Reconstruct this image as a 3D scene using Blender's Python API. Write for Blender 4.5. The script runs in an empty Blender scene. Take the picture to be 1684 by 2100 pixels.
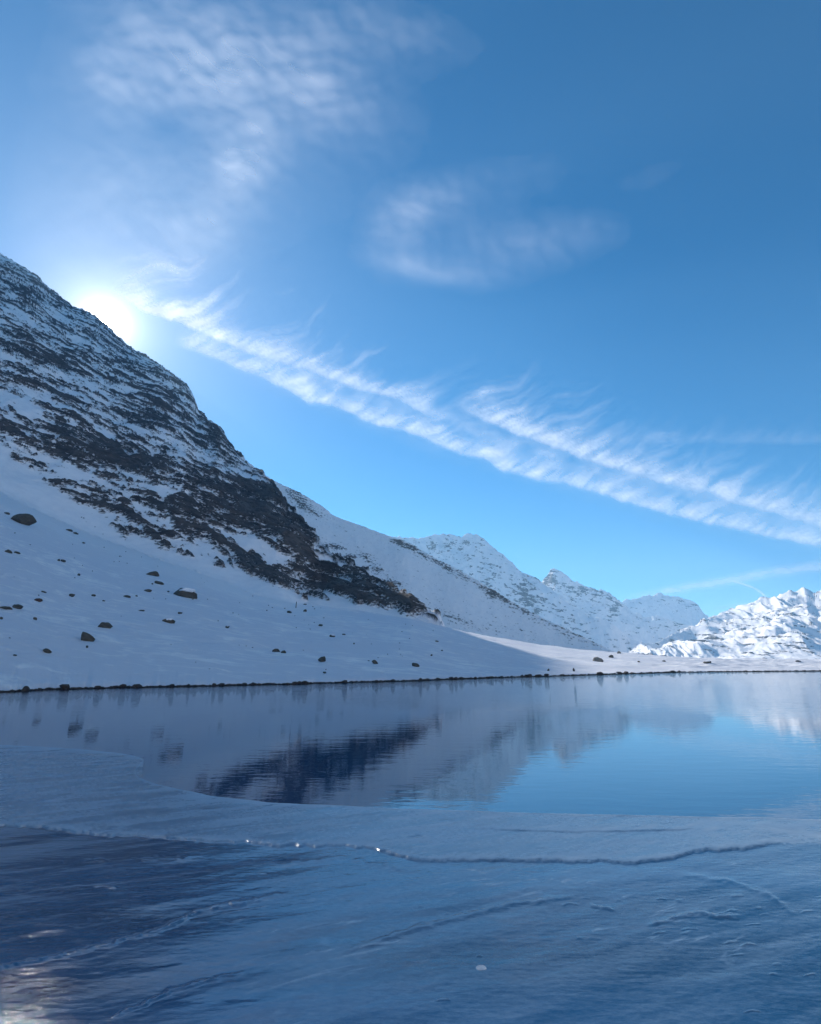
import bpy, bmesh, math, random
import numpy as np
from mathutils import Vector

rng = random.Random(7)
SC = bpy.context.scene
COL = SC.collection

# ------------------------------------------------------------------ camera
CAM_H = 2.0
F, CX, CY, HOR = 1190.0, 842.0, 1050.0, 1357.0        # focal length and principal point in photo pixels
PITCH = math.atan((HOR - CY) / F)
CP, SP = math.cos(PITCH), math.sin(PITCH)
cam = bpy.data.cameras.new('camera')
cam.sensor_fit = 'HORIZONTAL'; cam.sensor_width = 36.0; cam.lens = F / 1684 * 36.0
cam.clip_start = 0.1; cam.clip_end = 200000
camo = bpy.data.objects.new('camera', cam); COL.objects.link(camo)
camo.location = (0, 0, CAM_H); camo.rotation_euler = (math.pi / 2 + PITCH, 0, 0)
SC.camera = camo

# ------------------------------------------------------------------ sun, sky, exposure
SUN_PX = (214.0, 661.8)
def ray(px, py):
    """pixel -> (X = tan azimuth, te = tan elevation)"""
    dx = np.asarray(px, float) - CX; up = CY - np.asarray(py, float)
    fwd = F * CP - up * SP; z = up * CP + F * SP
    return dx / fwd, z / np.hypot(dx, fwd)
sx, st = ray(*SUN_PX)
SUN_AZ, SUN_EL = math.atan(float(sx)), math.atan(float(st))
SUN_DIR = Vector((math.sin(SUN_AZ) * math.cos(SUN_EL), math.cos(SUN_AZ) * math.cos(SUN_EL), math.sin(SUN_EL)))

SUN_E, SKY_S, EXPO = 4.4, 0.085, 0.50
world = bpy.data.worlds.new('World'); SC.world = world; world.use_nodes = True
nt = world.node_tree; nt.nodes.clear()
def N(nt, t, **kw):
    n = nt.nodes.new(t)
    for k, v in kw.items():
        if k == 'i':
            for kk, vv in v.items(): n.inputs[kk].default_value = vv
        else: setattr(n, k, v)
    return n
def L(nt, a, b): nt.links.new(a, b)
sky = N(nt, 'ShaderNodeTexSky', sky_type='NISHITA', sun_disc=False, sun_elevation=SUN_EL, sun_rotation=SUN_AZ,
        altitude=3000.0, air_density=1.0, dust_density=0.55, ozone_density=3.0)
hs0 = N(nt, 'ShaderNodeHueSaturation', i={'Saturation': 1.36, 'Hue': 0.484}); hs = N(nt, 'ShaderNodeGamma', i={'Gamma': 1.14})
bg = N(nt, 'ShaderNodeBackground', i={'Strength': SKY_S})
L(nt, sky.outputs[0], hs0.inputs['Color']); L(nt, hs0.outputs[0], hs.inputs['Color']); L(nt, hs.outputs[0], bg.inputs['Color'])
# the bright sky close round the sun (solar aureole) and the disc itself
geo = N(nt, 'ShaderNodeTexCoord')
dot = N(nt, 'ShaderNodeVectorMath', operation='DOT_PRODUCT'); dot.inputs[1].default_value = SUN_DIR
nrm = N(nt, 'ShaderNodeVectorMath', operation='NORMALIZE')
L(nt, geo.outputs['Generated'], nrm.inputs[0]); L(nt, nrm.outputs[0], dot.inputs[0])
ac = N(nt, 'ShaderNodeMath', operation='ARCCOSINE', use_clamp=False); L(nt, dot.outputs['Value'], ac.inputs[0])
def expo(scale, amp):
    m = N(nt, 'ShaderNodeMath', operation='MULTIPLY'); m.inputs[1].default_value = -1 / math.radians(scale)
    L(nt, ac.outputs[0], m.inputs[0])
    e = N(nt, 'ShaderNodeMath', operation='EXPONENT'); L(nt, m.outputs[0], e.inputs[0])
    g = N(nt, 'ShaderNodeMath', operation='MULTIPLY'); g.inputs[1].default_value = amp; L(nt, e.outputs[0], g.inputs[0])
    return g
g1, g2, g3 = expo(0.30, 40.0), expo(9.0, 0.36), expo(1.5, 1.8)
lt = N(nt, 'ShaderNodeMath', operation='LESS_THAN'); lt.inputs[1].default_value = math.radians(0.27); L(nt, ac.outputs[0], lt.inputs[0])
dm = N(nt, 'ShaderNodeMath', operation='MULTIPLY'); dm.inputs[1].default_value = 60.0; L(nt, lt.outputs[0], dm.inputs[0])
a0 = N(nt, 'ShaderNodeMath', operation='ADD'); L(nt, g1.outputs[0], a0.inputs[0]); L(nt, g3.outputs[0], a0.inputs[1])
a1 = N(nt, 'ShaderNodeMath', operation='ADD'); L(nt, a0.outputs[0], a1.inputs[0]); L(nt, g2.outputs[0], a1.inputs[1])
a2 = N(nt, 'ShaderNodeMath', operation='ADD'); L(nt, a1.outputs[0], a2.inputs[0]); L(nt, dm.outputs[0], a2.inputs[1])
bg2 = N(nt, 'ShaderNodeBackground', i={'Color': (1.0, 0.96, 0.9, 1)}); L(nt, a2.outputs[0], bg2.inputs['Strength'])
ads = N(nt, 'ShaderNodeAddShader'); L(nt, bg.outputs[0], ads.inputs[0]); L(nt, bg2.outputs[0], ads.inputs[1])
wo = N(nt, 'ShaderNodeOutputWorld'); L(nt, ads.outputs[0], wo.inputs['Surface'])

sl = bpy.data.lights.new('sun', 'SUN'); sl.energy = SUN_E; sl.angle = math.radians(0.5); sl.color = (1.0, 0.95, 0.88)
so = bpy.data.objects.new('sun', sl); COL.objects.link(so)
so.rotation_euler = SUN_DIR.to_track_quat('Z', 'Y').to_euler(); so.location = SUN_DIR * 500

SC.view_settings.view_transform = 'Standard'; SC.view_settings.look = 'None'
SC.view_settings.gamma = 1.0; SC.view_settings.use_curve_mapping = False; SC.view_settings.exposure = EXPO
SC.render.engine = 'CYCLES'
SC.cycles.use_denoising = True
SC.cycles.max_bounces = 6; SC.cycles.diffuse_bounces = 3; SC.cycles.glossy_bounces = 3
SC.cycles.volume_bounces = 1; SC.cycles.transparent_max_bounces = 12
SC.cycles.caustics_reflective = False; SC.cycles.caustics_refractive = False

# ------------------------------------------------------------------ numpy helpers
def hash2(ix, iy, seed):
    h = (ix.astype(np.int64) * 374761393 + iy.astype(np.int64) * 668265263 + seed * 2147483647 + 1013904223) & 0xffffffff
    h = ((h ^ (h >> 13)) * 1274126177) & 0xffffffff
    h = ((h ^ (h >> 16)) * 2246822519) & 0xffffffff
    return (h ^ (h >> 15)) & 0xffff
_ang = np.linspace(0, 2 * np.pi, 65536, endpoint=False)
_GX, _GY = np.cos(_ang), np.sin(_ang)
def perlin(x, y, seed=0):
    x = np.asarray(x, float); y = np.asarray(y, float)
    ix = np.floor(x); iy = np.floor(y); fx = x - ix; fy = y - iy
    u = fx * fx * fx * (fx * (fx * 6 - 15) + 10); v = fy * fy * fy * (fy * (fy * 6 - 15) + 10)
    def g(a, b):
        h = hash2(ix + a, iy + b, seed)
        return _GX[h] * (fx - a) + _GY[h] * (fy - b)
    n00, n10, n01, n11 = g(0, 0), g(1, 0), g(0, 1), g(1, 1)
    return ((n00 * (1 - u) + n10 * u) * (1 - v) + (n01 * (1 - u) + n11 * u) * v) * 1.5
def fbm(x, y, octv=4, seed=0, gain=0.5, lac=2.07):
    s = 0; a = 1; t = 0
    for o in range(octv):
        s = s + a * perlin(x, y, seed + o * 17); t += a
        x = x * lac + 3.7; y = y * lac - 1.9; a *= gain
    return s / t * 1.3
def ridged(x, y, octv=4, seed=0, gain=0.5):
    s = 0; a = 1; t = 0
    for o in range(octv):
        s = s + a * (1 - 2 * np.abs(perlin(x, y, seed + o * 31))); t += a
        x = x * 2.1 + 5.2; y = y * 2.1 + 1.3; a *= gain
    return s / t
def sstep(a, b, x):
    t = np.clip((x - a) / (b - a), 0, 1); return t * t * (3 - 2 * t)
def smax(a, b, k):
    h = np.clip(0.5 + 0.5 * (a - b) / k, 0, 1)
    return b * (1 - h) + a * h + k * h * (1 - h)
def project(x, y, z):
    dz = z - CAM_H
    fwd = y * CP + dz * SP; up = -y * SP + dz * CP
    fwd = np.maximum(fwd, 1e-3)
    return CX + F * x / fwd, CY - F * up / fwd
def curve(pts, ext=True):
    """pixel polyline -> arrays of (X, te) sorted by X"""
    p = np.array(pts, float); X, te = ray(p[:, 0], p[:, 1]); o = np.argsort(X)
    return X[o], te[o]
def xof(px, py=HOR): return float(ray(px, py)[0])

def grid_mesh(name, P, attrs=None, mat=None, kind='structure', keep=None, smooth=True, flip=False):
    """P: (rows, cols, 3)"""
    R, C, _ = P.shape
    idx = np.arange(R * C).reshape(R, C)
    q = np.stack([idx[:-1, :-1], idx[:-1, 1:], idx[1:, 1:], idx[1:, :-1]], -1).reshape(-1, 4)
    if flip: q = q[:, ::-1]
    if keep is not None:
        k = keep.reshape(-1)
        q = q[k[q].any(1)]
        used = np.unique(q); remap = -np.ones(R * C, int); remap[used] = np.arange(len(used))
        V = P.reshape(-1, 3)[used]; q = remap[q]
        attrs = {n: a.reshape(-1)[used] for n, a in (attrs or {}).items()}
    else:
        V = P.reshape(-1, 3); attrs = {n: a.reshape(-1) for n, a in (attrs or {}).items()}
    me = bpy.data.meshes.new(name)
    me.vertices.add(len(V)); me.vertices.foreach_set('co', np.ascontiguousarray(V, dtype=np.float32).ravel())
    me.loops.add(q.size); me.loops.foreach_set('vertex_index', np.ascontiguousarray(q, dtype=np.int32).ravel())
    me.polygons.add(len(q)); me.polygons.foreach_set('loop_start', np.arange(0, q.size, 4, dtype=np.int32))
    me.polygons.foreach_set('loop_total', np.full(len(q), 4, dtype=np.int32))
    me.polygons.foreach_set('use_smooth', np.full(len(q), smooth))
    me.update(); me.validate()
    for n, a in attrs.items():
        at = me.attributes.new(n, 'FLOAT', 'POINT'); at.data.foreach_set('value', a.astype(np.float32))
    if mat: me.materials.append(mat)
    o = bpy.data.objects.new(name, me); COL.objects.link(o)
    if kind: o['kind'] = kind
    return o

# ------------------------------------------------------------------ materials
def new_mat(name):
    m = bpy.data.materials.new(name); m.use_nodes = True; m.node_tree.nodes.clear()
    return m, m.node_tree
def ramp(nt, fac, stops, interp='LINEAR'):
    r = N(nt, 'ShaderNodeValToRGB'); r.color_ramp.interpolation = interp
    el = r.color_ramp.elements
    while len(el) < len(stops): el.new(0.5)
    for e, (p, c) in zip(el, stops):
        e.position = p; e.color = c if len(c) == 4 else (*c, 1)
    L(nt, fac, r.inputs['Fac']); return r
def noise(nt, vec, scale, detail=4, rough=0.55, dist=0.0):
    n = N(nt, 'ShaderNodeTexNoise', i={'Scale': scale, 'Detail': detail, 'Roughness': rough, 'Distortion': dist})
    L(nt, vec, n.inputs['Vector']); return n
def mapping(nt, vec, scale=(1, 1, 1), rot=(0, 0, 0)):
    m = N(nt, 'ShaderNodeMapping'); m.inputs['Scale'].default_value = scale; m.inputs['Rotation'].default_value = rot
    L(nt, vec, m.inputs['Vector']); return m.outputs[0]
def math_(nt, op, a, b=None, clamp=False):
    m = N(nt, 'ShaderNodeMath', operation=op, use_clamp=clamp)
    for i, v in enumerate((a, b)):
        if v is None: continue
        if isinstance(v, (int, float)): m.inputs[i].default_value = v
        else: L(nt, v, m.inputs[i])
    return m.outputs[0]
def mixc(nt, fac, a, b):
    m = N(nt, 'ShaderNodeMix', data_type='RGBA')
    if isinstance(fac, (int, float)): m.inputs[0].default_value = fac
    else: L(nt, fac, m.inputs[0])
    for i, v in ((6, a), (7, b)):
        if isinstance(v, tuple): m.inputs[i].default_value = (*v, 1) if len(v) == 3 else v
        else: L(nt, v, m.inputs[i])
    return m.outputs[2]

SNOW_A, SNOW_B = (0.96, 0.91, 0.885), (0.89, 0.85, 0.84)

def mat_rock_snow(name, s, bump=0.6, mott=0.0, rockcol=((0.020, 0.018, 0.020), (0.075, 0.068, 0.068))):
    """snow where attribute 'rock' is low, rock where high; s = feature size in metres"""
    m, nt = new_mat(name)
    geo = N(nt, 'ShaderNodeNewGeometry'); pos = geo.outputs['Position']
    at = N(nt, 'ShaderNodeAttribute', attribute_name='rock')
    strat = mapping(nt, pos, (1 / s, 1 / s, 2.6 / s), (0, math.radians(22), 0))
    n1 = noise(nt, strat, 1.2, 6, 0.62, 0.3)
    f = math_(nt, 'ADD', at.outputs['Fac'], math_(nt, 'MULTIPLY', math_(nt, 'SUBTRACT', n1.outputs['Fac'], 0.5), 0.9))
    mask = ramp(nt, f, [(0.43, (0, 0, 0)), (0.55, (1, 1, 1))])
    n2 = noise(nt, mapping(nt, pos, (0.35 / s, 0.35 / s, 0.9 / s)), 1.0, 5, 0.6)
    n3 = noise(nt, mapping(nt, pos, (1.4 / s, 1.4 / s, 3.0 / s)), 2.0, 4, 0.6)
    rc = ramp(nt, n2.outputs['Fac'], [(0.3, rockcol[0]), (0.48, tuple(0.5 * (a + b) for a, b in zip(*rockcol))),
                                      (0.62, rockcol[1]), (0.72, (0.085, 0.06, 0.045))])
    rc2 = mixc(nt, math_(nt, 'MULTIPLY', n3.outputs['Fac'], 0.7), rc.outputs[0], (0.03, 0.028, 0.03))
    n4 = noise(nt, mapping(nt, pos, (0.6 / s, 0.6 / s, 0.6 / s)), 1.0, 4, 0.6)
    sn = ramp(nt, n4.outputs['Fac'], [(0.35, SNOW_B), (0.6, SNOW_A)])
    col = mixc(nt, mask.outputs[0], sn.outputs[0], rc2)
    b = N(nt, 'ShaderNodeBsdfPrincipled', i={'Roughness': 0.75, 'Specular IOR Level': 0.25})
    L(nt, col, b.inputs['Base Color'])
    bh = math_(nt, 'ADD', math_(nt, 'MULTIPLY', n3.outputs['Fac'], mask.outputs[0]), math_(nt, 'MULTIPLY', n4.outputs['Fac'], 0.35))
    bp = N(nt, 'ShaderNodeBump', i={'Strength': bump, 'Distance': s * 0.35}); L(nt, bh, bp.inputs['Height'])
    L(nt, bp.outputs[0], b.inputs['Normal'])
    o = N(nt, 'ShaderNodeOutputMaterial'); L(nt, b.outputs[0], o.inputs['Surface'])
    return m

def mat_snow_slope():
    m, nt = new_mat('shore_snow')
    geo = N(nt, 'ShaderNodeNewGeometry'); pos = geo.outputs['Position']
    at = N(nt, 'ShaderNodeAttribute', attribute_name='rock')
    # wind drifts: lens shaped, elongated across the slope, painted with the light they catch
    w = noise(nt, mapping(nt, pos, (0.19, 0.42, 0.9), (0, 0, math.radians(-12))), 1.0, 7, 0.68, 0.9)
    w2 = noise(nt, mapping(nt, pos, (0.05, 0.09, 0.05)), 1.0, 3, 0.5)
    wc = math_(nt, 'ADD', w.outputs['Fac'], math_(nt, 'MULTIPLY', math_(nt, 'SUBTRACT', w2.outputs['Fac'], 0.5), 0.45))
    lit_drift = ramp(nt, wc, [(0.52, (0, 0, 0)), (0.60, (0.5, 0.5, 0.5)), (0.70, (1, 1, 1))])
    sn = mixc(nt, lit_drift.outputs[0], (0.75, 0.745, 0.775), (0.99, 0.95, 0.91))
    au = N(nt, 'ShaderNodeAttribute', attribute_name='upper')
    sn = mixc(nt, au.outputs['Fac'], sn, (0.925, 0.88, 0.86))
    fine = noise(nt, pos, 7.0, 4, 0.7)
    ground = mixc(nt, fine.outputs['Fac'], (0.02, 0.017, 0.014), (0.07, 0.05, 0.04))
    f = math_(nt, 'ADD', at.outputs['Fac'], math_(nt, 'MULTIPLY', math_(nt, 'SUBTRACT', fine.outputs['Fac'], 0.5), 0.7))
    mask = ramp(nt, f, [(0.45, (0, 0, 0)), (0.56, (1, 1, 1))])
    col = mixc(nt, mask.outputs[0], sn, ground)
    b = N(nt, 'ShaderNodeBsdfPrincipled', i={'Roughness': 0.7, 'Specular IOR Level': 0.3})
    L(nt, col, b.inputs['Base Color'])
    bh = math_(nt, 'ADD', math_(nt, 'MULTIPLY', wc, 0.5), math_(nt, 'MULTIPLY', fine.outputs['Fac'], 0.1))
    bp = N(nt, 'ShaderNodeBump', i={'Strength': 0.9, 'Distance': 0.9}); L(nt, bh, bp.inputs['Height'])
    L(nt, bp.outputs[0], b.inputs['Normal'])
    o = N(nt, 'ShaderNodeOutputMaterial'); L(nt, b.outputs[0], o.inputs['Surface'])
    return m

def mat_water():
    m, nt = new_mat('lake_water')
    geo = N(nt, 'ShaderNodeNewGeometry'); pos = geo.outputs['Position']
    b = N(nt, 'ShaderNodeBsdfPrincipled', i={'Base Color': (0.001, 0.060, 0.140, 1), 'Roughness': 0.02, 'IOR': 1.75, 'Specular IOR Level': 0.5})
    # ripples: stronger towards the far shore, where the breeze touches the lake
    dist = N(nt, 'ShaderNodeVectorMath', operation='LENGTH'); L(nt, pos, dist.inputs[0])
    far = N(nt, 'ShaderNodeMapRange', i={'From Min': 25.0, 'From Max': 36.0, 'To Min': 0.0, 'To Max': 1.0}); L(nt, dist.outputs['Value'], far.inputs['Value'])
    band = noise(nt, mapping(nt, pos, (0.015, 0.06, 1)), 1.0, 3, 0.5)
    n1 = noise(nt, mapping(nt, pos, (0.9, 2.6, 1), (0, 0, math.radians(6))), 1.0, 3, 0.6)
    n2 = noise(nt, mapping(nt, pos, (4.0, 9.0, 1), (0, 0, math.radians(-8))), 1.0, 3, 0.6)
    h = math_(nt, 'ADD', math_(nt, 'MULTIPLY', n1.outputs['Fac'], 0.018), math_(nt, 'MULTIPLY', n2.outputs['Fac'], 0.0035))
    st = math_(nt, 'ADD', 0.17, math_(nt, 'MULTIPLY', far.outputs[0], math_(nt, 'MULTIPLY', band.outputs['Fac'], 2.8)))
    bp = N(nt, 'ShaderNodeBump', i={'Distance': 1.0}); L(nt, h, bp.inputs['Height']); L(nt, st, bp.inputs['Strength'])
    L(nt, bp.outputs[0], b.inputs['Normal'])
    o = N(nt, 'ShaderNodeOutputMaterial'); L(nt, b.outputs[0], o.inputs['Surface'])
    return m

def mat_ice():
    m, nt = new_mat('lake_ice')
    geo = N(nt, 'ShaderNodeNewGeometry'); pos = geo.outputs['Position']
    at = N(nt, 'ShaderNodeAttribute', attribute_name='frost_and_glow')
    d = math.radians(-27)
    big = noise(nt, mapping(nt, pos, (0.35, 0.9, 1), (0, 0, d)), 1.0, 4, 0.55, 0.6)
    streak = noise(nt, mapping(nt, pos, (1.1, 5.5, 1), (0, 0, d)), 1.0, 7, 0.72, 0.6)
    grain = noise(nt, mapping(nt, pos, (14, 30, 1), (0, 0, d)), 1.0, 6, 0.75)
    vor = N(nt, 'ShaderNodeTexVoronoi', feature='F1', i={'Scale': 9.0}); L(nt, mapping(nt, pos, (1, 2.2, 1), (0, 0, d)), vor.inputs['Vector'])
    f = math_(nt, 'ADD', at.outputs['Fac'], math_(nt, 'MULTIPLY', math_(nt, 'SUBTRACT', grain.outputs['Fac'], 0.5), 0.8), clamp=True)
    dark = ramp(nt, big.outputs['Fac'], [(0.3, (0.009, 0.052, 0.112)), (0.7, (0.030, 0.125, 0.235))])
    stm = ramp(nt, streak.outputs['Fac'], [(0.60, (0, 0, 0)), (0.66, (1, 1, 1))])
    c1 = mixc(nt, math_(nt, 'MULTIPLY', stm.outputs[0], 0.5), dark.outputs[0], (0.16, 0.24, 0.33))
    c2 = mixc(nt, f, c1, (0.42, 0.51, 0.58))
    b = N(nt, 'ShaderNodeBsdfPrincipled', i={'IOR': 1.62, 'Specular IOR Level': 0.55})
    L(nt, c2, b.inputs['Base Color'])
    rr = N(nt, 'ShaderNodeMapRange', i={'From Min': 0.0, 'From Max': 1.0, 'To Min': 0.075, 'To Max': 0.5}); L(nt, f, rr.inputs['Value'])
    rg = math_(nt, 'ADD', rr.outputs[0], math_(nt, 'MULTIPLY', math_(nt, 'SUBTRACT', big.outputs['Fac'], 0.5), 0.12))
    L(nt, rg, b.inputs['Roughness'])
    h = math_(nt, 'ADD', math_(nt, 'MULTIPLY', streak.outputs['Fac'], 0.009), math_(nt, 'MULTIPLY', grain.outputs['Fac'], math_(nt, 'ADD', 0.0012, math_(nt, 'MULTIPLY', at.outputs['Fac'], 0.009))))
    h = math_(nt, 'ADD', h, math_(nt, 'MULTIPLY', vor.outputs['Distance'], 0.004))
    h = math_(nt, 'ADD', h, math_(nt, 'MULTIPLY', big.outputs['Fac'], 0.05))
    bp = N(nt, 'ShaderNodeBump', i={'Strength': 0.32, 'Distance': 1.0}); L(nt, h, bp.inputs['Height'])
    L(nt, bp.outputs[0], b.inputs['Normal'])
    o = N(nt, 'ShaderNodeOutputMaterial'); L(nt, b.outputs[0], o.inputs['Surface'])
    return m

def mat_boulder(name, a, bcol, lich=0.4):
    m, nt = new_mat(name)
    tc = N(nt, 'ShaderNodeTexCoord'); pos = tc.outputs['Object']
    n1 = noise(nt, pos, 3.0, 6, 0.65, 0.3); n2 = noise(nt, pos, 9.0, 4, 0.6)
    c = ramp(nt, n1.outputs['Fac'], [(0.3, a), (0.65, bcol)])
    lm = ramp(nt, n2.outputs['Fac'], [(0.55, (0, 0, 0)), (0.7, (lich, lich, lich))])
    c2 = mixc(nt, lm.outputs[0], c.outputs[0], (0.10, 0.10, 0.06))
    b = N(nt, 'ShaderNodeBsdfPrincipled', i={'Roughness': 0.85}); L(nt, c2, b.inputs['Base Color'])
    bp = N(nt, 'ShaderNodeBump', i={'Strength': 0.7, 'Distance': 0.08}); L(nt, n1.outputs['Fac'], bp.inputs['Height'])
    L(nt, bp.outputs[0], b.inputs['Normal'])
    o = N(nt, 'ShaderNodeOutputMaterial'); L(nt, b.outputs[0], o.inputs['Surface'])
    return m

def mat_cloud():
    m, nt = new_mat('ice_cloud')
    at = N(nt, 'ShaderNodeAttribute', attribute_name='ice_amount')
    geo = N(nt, 'ShaderNodeNewGeometry')
    n = noise(nt, mapping(nt, geo.outputs['Position'], (0.0022, 0.0022, 0.0022)), 1.0, 5, 0.6)
    k = math_(nt, 'MULTIPLY', at.outputs['Fac'], math_(nt, 'ADD', 0.7, math_(nt, 'MULTIPLY', n.outputs['Fac'], 0.6)), clamp=True)
    tr = N(nt, 'ShaderNodeBsdfTransparent'); tl = N(nt, 'ShaderNodeBsdfTranslucent', i={'Color': (0.98, 0.98, 1.0, 1)})
    mx = N(nt, 'ShaderNodeMixShader'); L(nt, k, mx.inputs[0]); L(nt, tr.outputs[0], mx.inputs[1]); L(nt, tl.outputs[0], mx.inputs[2])
    o = N(nt, 'ShaderNodeOutputMaterial'); L(nt, mx.outputs[0], o.inputs['Surface'])
    return m

M_ROCKY = mat_rock_snow('rock_and_snow', 2.2, 0.9, rockcol=((0.042, 0.034, 0.030), (0.165, 0.138, 0.120)))
M_HILL = mat_rock_snow('snow_with_scree', 2.0, 0.6, rockcol=((0.042, 0.034, 0.030), (0.165, 0.138, 0.120)))
M_FAR = mat_rock_snow('far_snow', 13.0, 1.0, rockcol=((0.03, 0.03, 0.032), (0.10, 0.095, 0.095)))
M_SLOPE = mat_snow_slope(); M_WATER = mat_water(); M_ICE = mat_ice(); M_CLOUD = mat_cloud()
M_STONE = mat_boulder('wet_stone', (0.018, 0.014, 0.012), (0.06, 0.045, 0.038), 0.1)
M_BOULDER = mat_boulder('lichen_stone', (0.028, 0.028, 0.025), (0.085, 0.08, 0.068), 0.5)
M_REDSTONE = mat_boulder('reddish_stone', (0.04, 0.022, 0.018), (0.09, 0.05, 0.042), 0.1)
M_PALE = mat_boulder('pale_stone', (0.10, 0.095, 0.085), (0.22, 0.21, 0.19), 0.2)
M_CAP = mat_boulder('cap_snow', (0.68, 0.72, 0.78), (0.85, 0.86, 0.88), 0.0)
M_WOOD = mat_boulder('weathered_wood', (0.03, 0.022, 0.018), (0.07, 0.05, 0.04), 0.0)

# ------------------------------------------------------------------ the near land: lake shore, snow slope, rocky mountain
def table(pts):
    """list of (px, py, value) -> interpolation of value over X"""
    p = np.array(pts, float); X, _ = ray(p[:, 0], p[:, 1]); o = np.argsort(X)
    return X[o], p[o, 2]
_sX, _ste = curve([(-700, 1432), (-300, 1426), (0, 1420), (120, 1414), (400, 1408), (620, 1403), (842, 1397), (1000, 1391), (1200, 1385), (1400, 1379), (1684, 1376.5), (2100, 1376)])
def r_shore(X):
    r = CAM_H / -np.interp(X, _sX, _ste)
    return r + r_wiggle(X, r)
def r_wiggle(X, r):
    return r * 0.016 * fbm(X * 22, X * 0 + 3.1, 3, 5) + 0.35 * perlin(X * 130, X * 0 + .5, 9)
_cX, _cte = curve([(-700, 900), (-300, 930), (0, 1010), (200, 1100), (400, 1172), (520, 1215), (600, 1238), (700, 1252), (842, 1272), (960, 1297), (1030, 1311), (1100, 1323), (1180, 1332), (1250, 1339), (1340, 1345), (1440, 1351), (1560, 1353), (1684, 1353), (2100, 1348), (2600, 1330)])
_crX, _crr = table([(-700, 900, 300), (0, 1010, 250), (200, 1100, 240), (400, 1170, 215), (600, 1243, 185), (842, 1272, 165), (960, 1297, 178), (1100, 1320, 205), (1250, 1340, 235), (1440, 1351, 265), (1684, 1353, 300), (2600, 1340, 340)])
def r_crest(X): return np.interp(X, _crX, _crr)
def h_crest(X): return CAM_H + r_crest(X) * np.interp(X, _cX, _cte)
RIDGE = [(-900, 560), (-500, 520), (-250, 430), (-80, 470), (0, 520), (33, 540), (70, 563), (90, 582), (116, 603), (150, 628), (180, 640), (200, 652), (222, 670), (240, 690), (266, 711),
         (300, 732), (330, 750), (356, 768), (380, 788), (392, 805), (399, 818), (408, 843), (430, 862), (452, 878), (470, 910), (482, 922),
         (500, 945), (520, 962), (540, 974), (556, 988), (575, 1012), (590, 1035), (610, 1056), (625, 1075), (645, 1092), (656, 1110),
         (672, 1135), (690, 1170), (720, 1195), (750, 1215), (780, 1230), (820, 1248), (860, 1270), (900, 1294), (940, 1325), (1000, 1375)]
_rX, _rte = curve(RIDGE)
_rrX, _rrr = table([(-900, 560, 1100), (-80, 470, 950), (0, 520, 900), (213, 660, 850), (300, 732, 790), (356, 770, 735), (400, 820, 660), (480, 920, 540), (556, 990, 450), (620, 1070, 375), (690, 1170, 300), (780, 1230, 240), (860, 1268, 205), (960, 1320, 200), (1000, 1345, 200)])
X560, X640, X870, X1000 = xof(560), xof(640), xof(870), xof(1000)

def apron(X, r):
    rs, rc, hc = CAM_H / -np.interp(X, _sX, _ste), r_crest(X), h_crest(X)
    r = r - r_wiggle(X, rs) * (1 - sstep(0, 9, r - rs))
    t = (r - rs) / (rc - rs)
    up = hc * np.power(np.maximum(t, 0), 1.06)
    low = np.maximum((r - rs) * 0.3, -1.2)
    d = np.maximum(r - rc, 0)
    slope = hc / (rc - rs) * 1.06
    over = hc + slope * d - 0.5 * d * d * (slope + 0.32) / 25.0
    far = hc + slope * 25 - 12.5 * (slope + 0.32) - (d - 25) * 0.32
    over = np.where(d > 25, far, over)
    bank = 0.22 * sstep(0, 1.2, r - rs)             # low snow bank at the waterline
    return np.where(t < 0, low, np.where(t <= 1, up, over) + bank)
def rocky(X, r):
    rc, hc = r_crest(X), h_crest(X)
    hb = hc - 5.0 * sstep(X560, X640, X)
    rr = np.interp(X, _rrX, _rrr); hr = CAM_H + rr * np.interp(X, _rX, _rte)
    k = np.maximum((hr - hb) / np.maximum(rr - rc, 8), 0.35)
    return np.where(r <= rr, hb + (r - rc) * k, hr - (r - rr) * 0.55 - np.minimum((r - rr) ** 2 * 0.02, 20))

def blobs(px, py, lst):
    s = np.zeros_like(px)
    for cx, cy, rx, ry, rot, w in lst:
        a = math.radians(rot); c, sn = math.cos(a), math.sin(a)
        u = ((px - cx) * c + (py - cy) * sn) / rx; v = (-(px - cx) * sn + (py - cy) * c) / ry
        s += w * np.exp(-(u * u + v * v))
    return s
ROCK_ZONES = [  # centre, radii, tilt (deg, clockwise), weight
    (420, 985, 150, 42, 14, .42), (290, 955, 120, 26, 12, .30), (180, 930, 130, 22, 8, .20), (565, 1000, 60, 50, 35, .30),
    (625, 1085, 40, 50, 40, .30), (500, 1055, 130, 32, 15, .30), (650, 1185, 90, 34, 20, .36), (390, 1085, 90, 40, 30, .25),
    (600, 1120, 60, 40, 20, .2), (735, 1220, 70, 22, 12, .42), (150, 860, 160, 40, 8, .20), (360, 820, 45, 40, 30, .34), (460, 900, 45, 30, 40, .34),
    (80, 745, 120, 40, 6, .20), (310, 850, 60, 40, 20, .25), (60, 590, 90, 30, 10, .30), (250, 760, 70, 30, 10, .12), (30, 690, 60, 16, 4, .15), (130, 1000, 60, 20, 25, .15),
    (250, 1040, 70, 30, 30, .2), (330, 1110, 60, 24, 30, .25), (820, 1245, 40, 14, 12, .35),
    (20, 645, 90, 16, 3, -.40), (60, 815, 110, 18, 4, -.34), (340, 905, 120, 20, 28, -.36), (240, 865, 60, 14, 20, -.25), (120, 972, 110, 14, 14, -.30),
    (520, 1100, 60, 14, 15, -.2), (440, 1130, 80, 18, 22, -.34), (205, 800, 26, 60, 0, -.15), (500, 975, 60, 10, 25, -.25), (420, 925, 40, 12, 30, -.2), (560, 1150, 40, 20, 20, -.2)]
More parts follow.
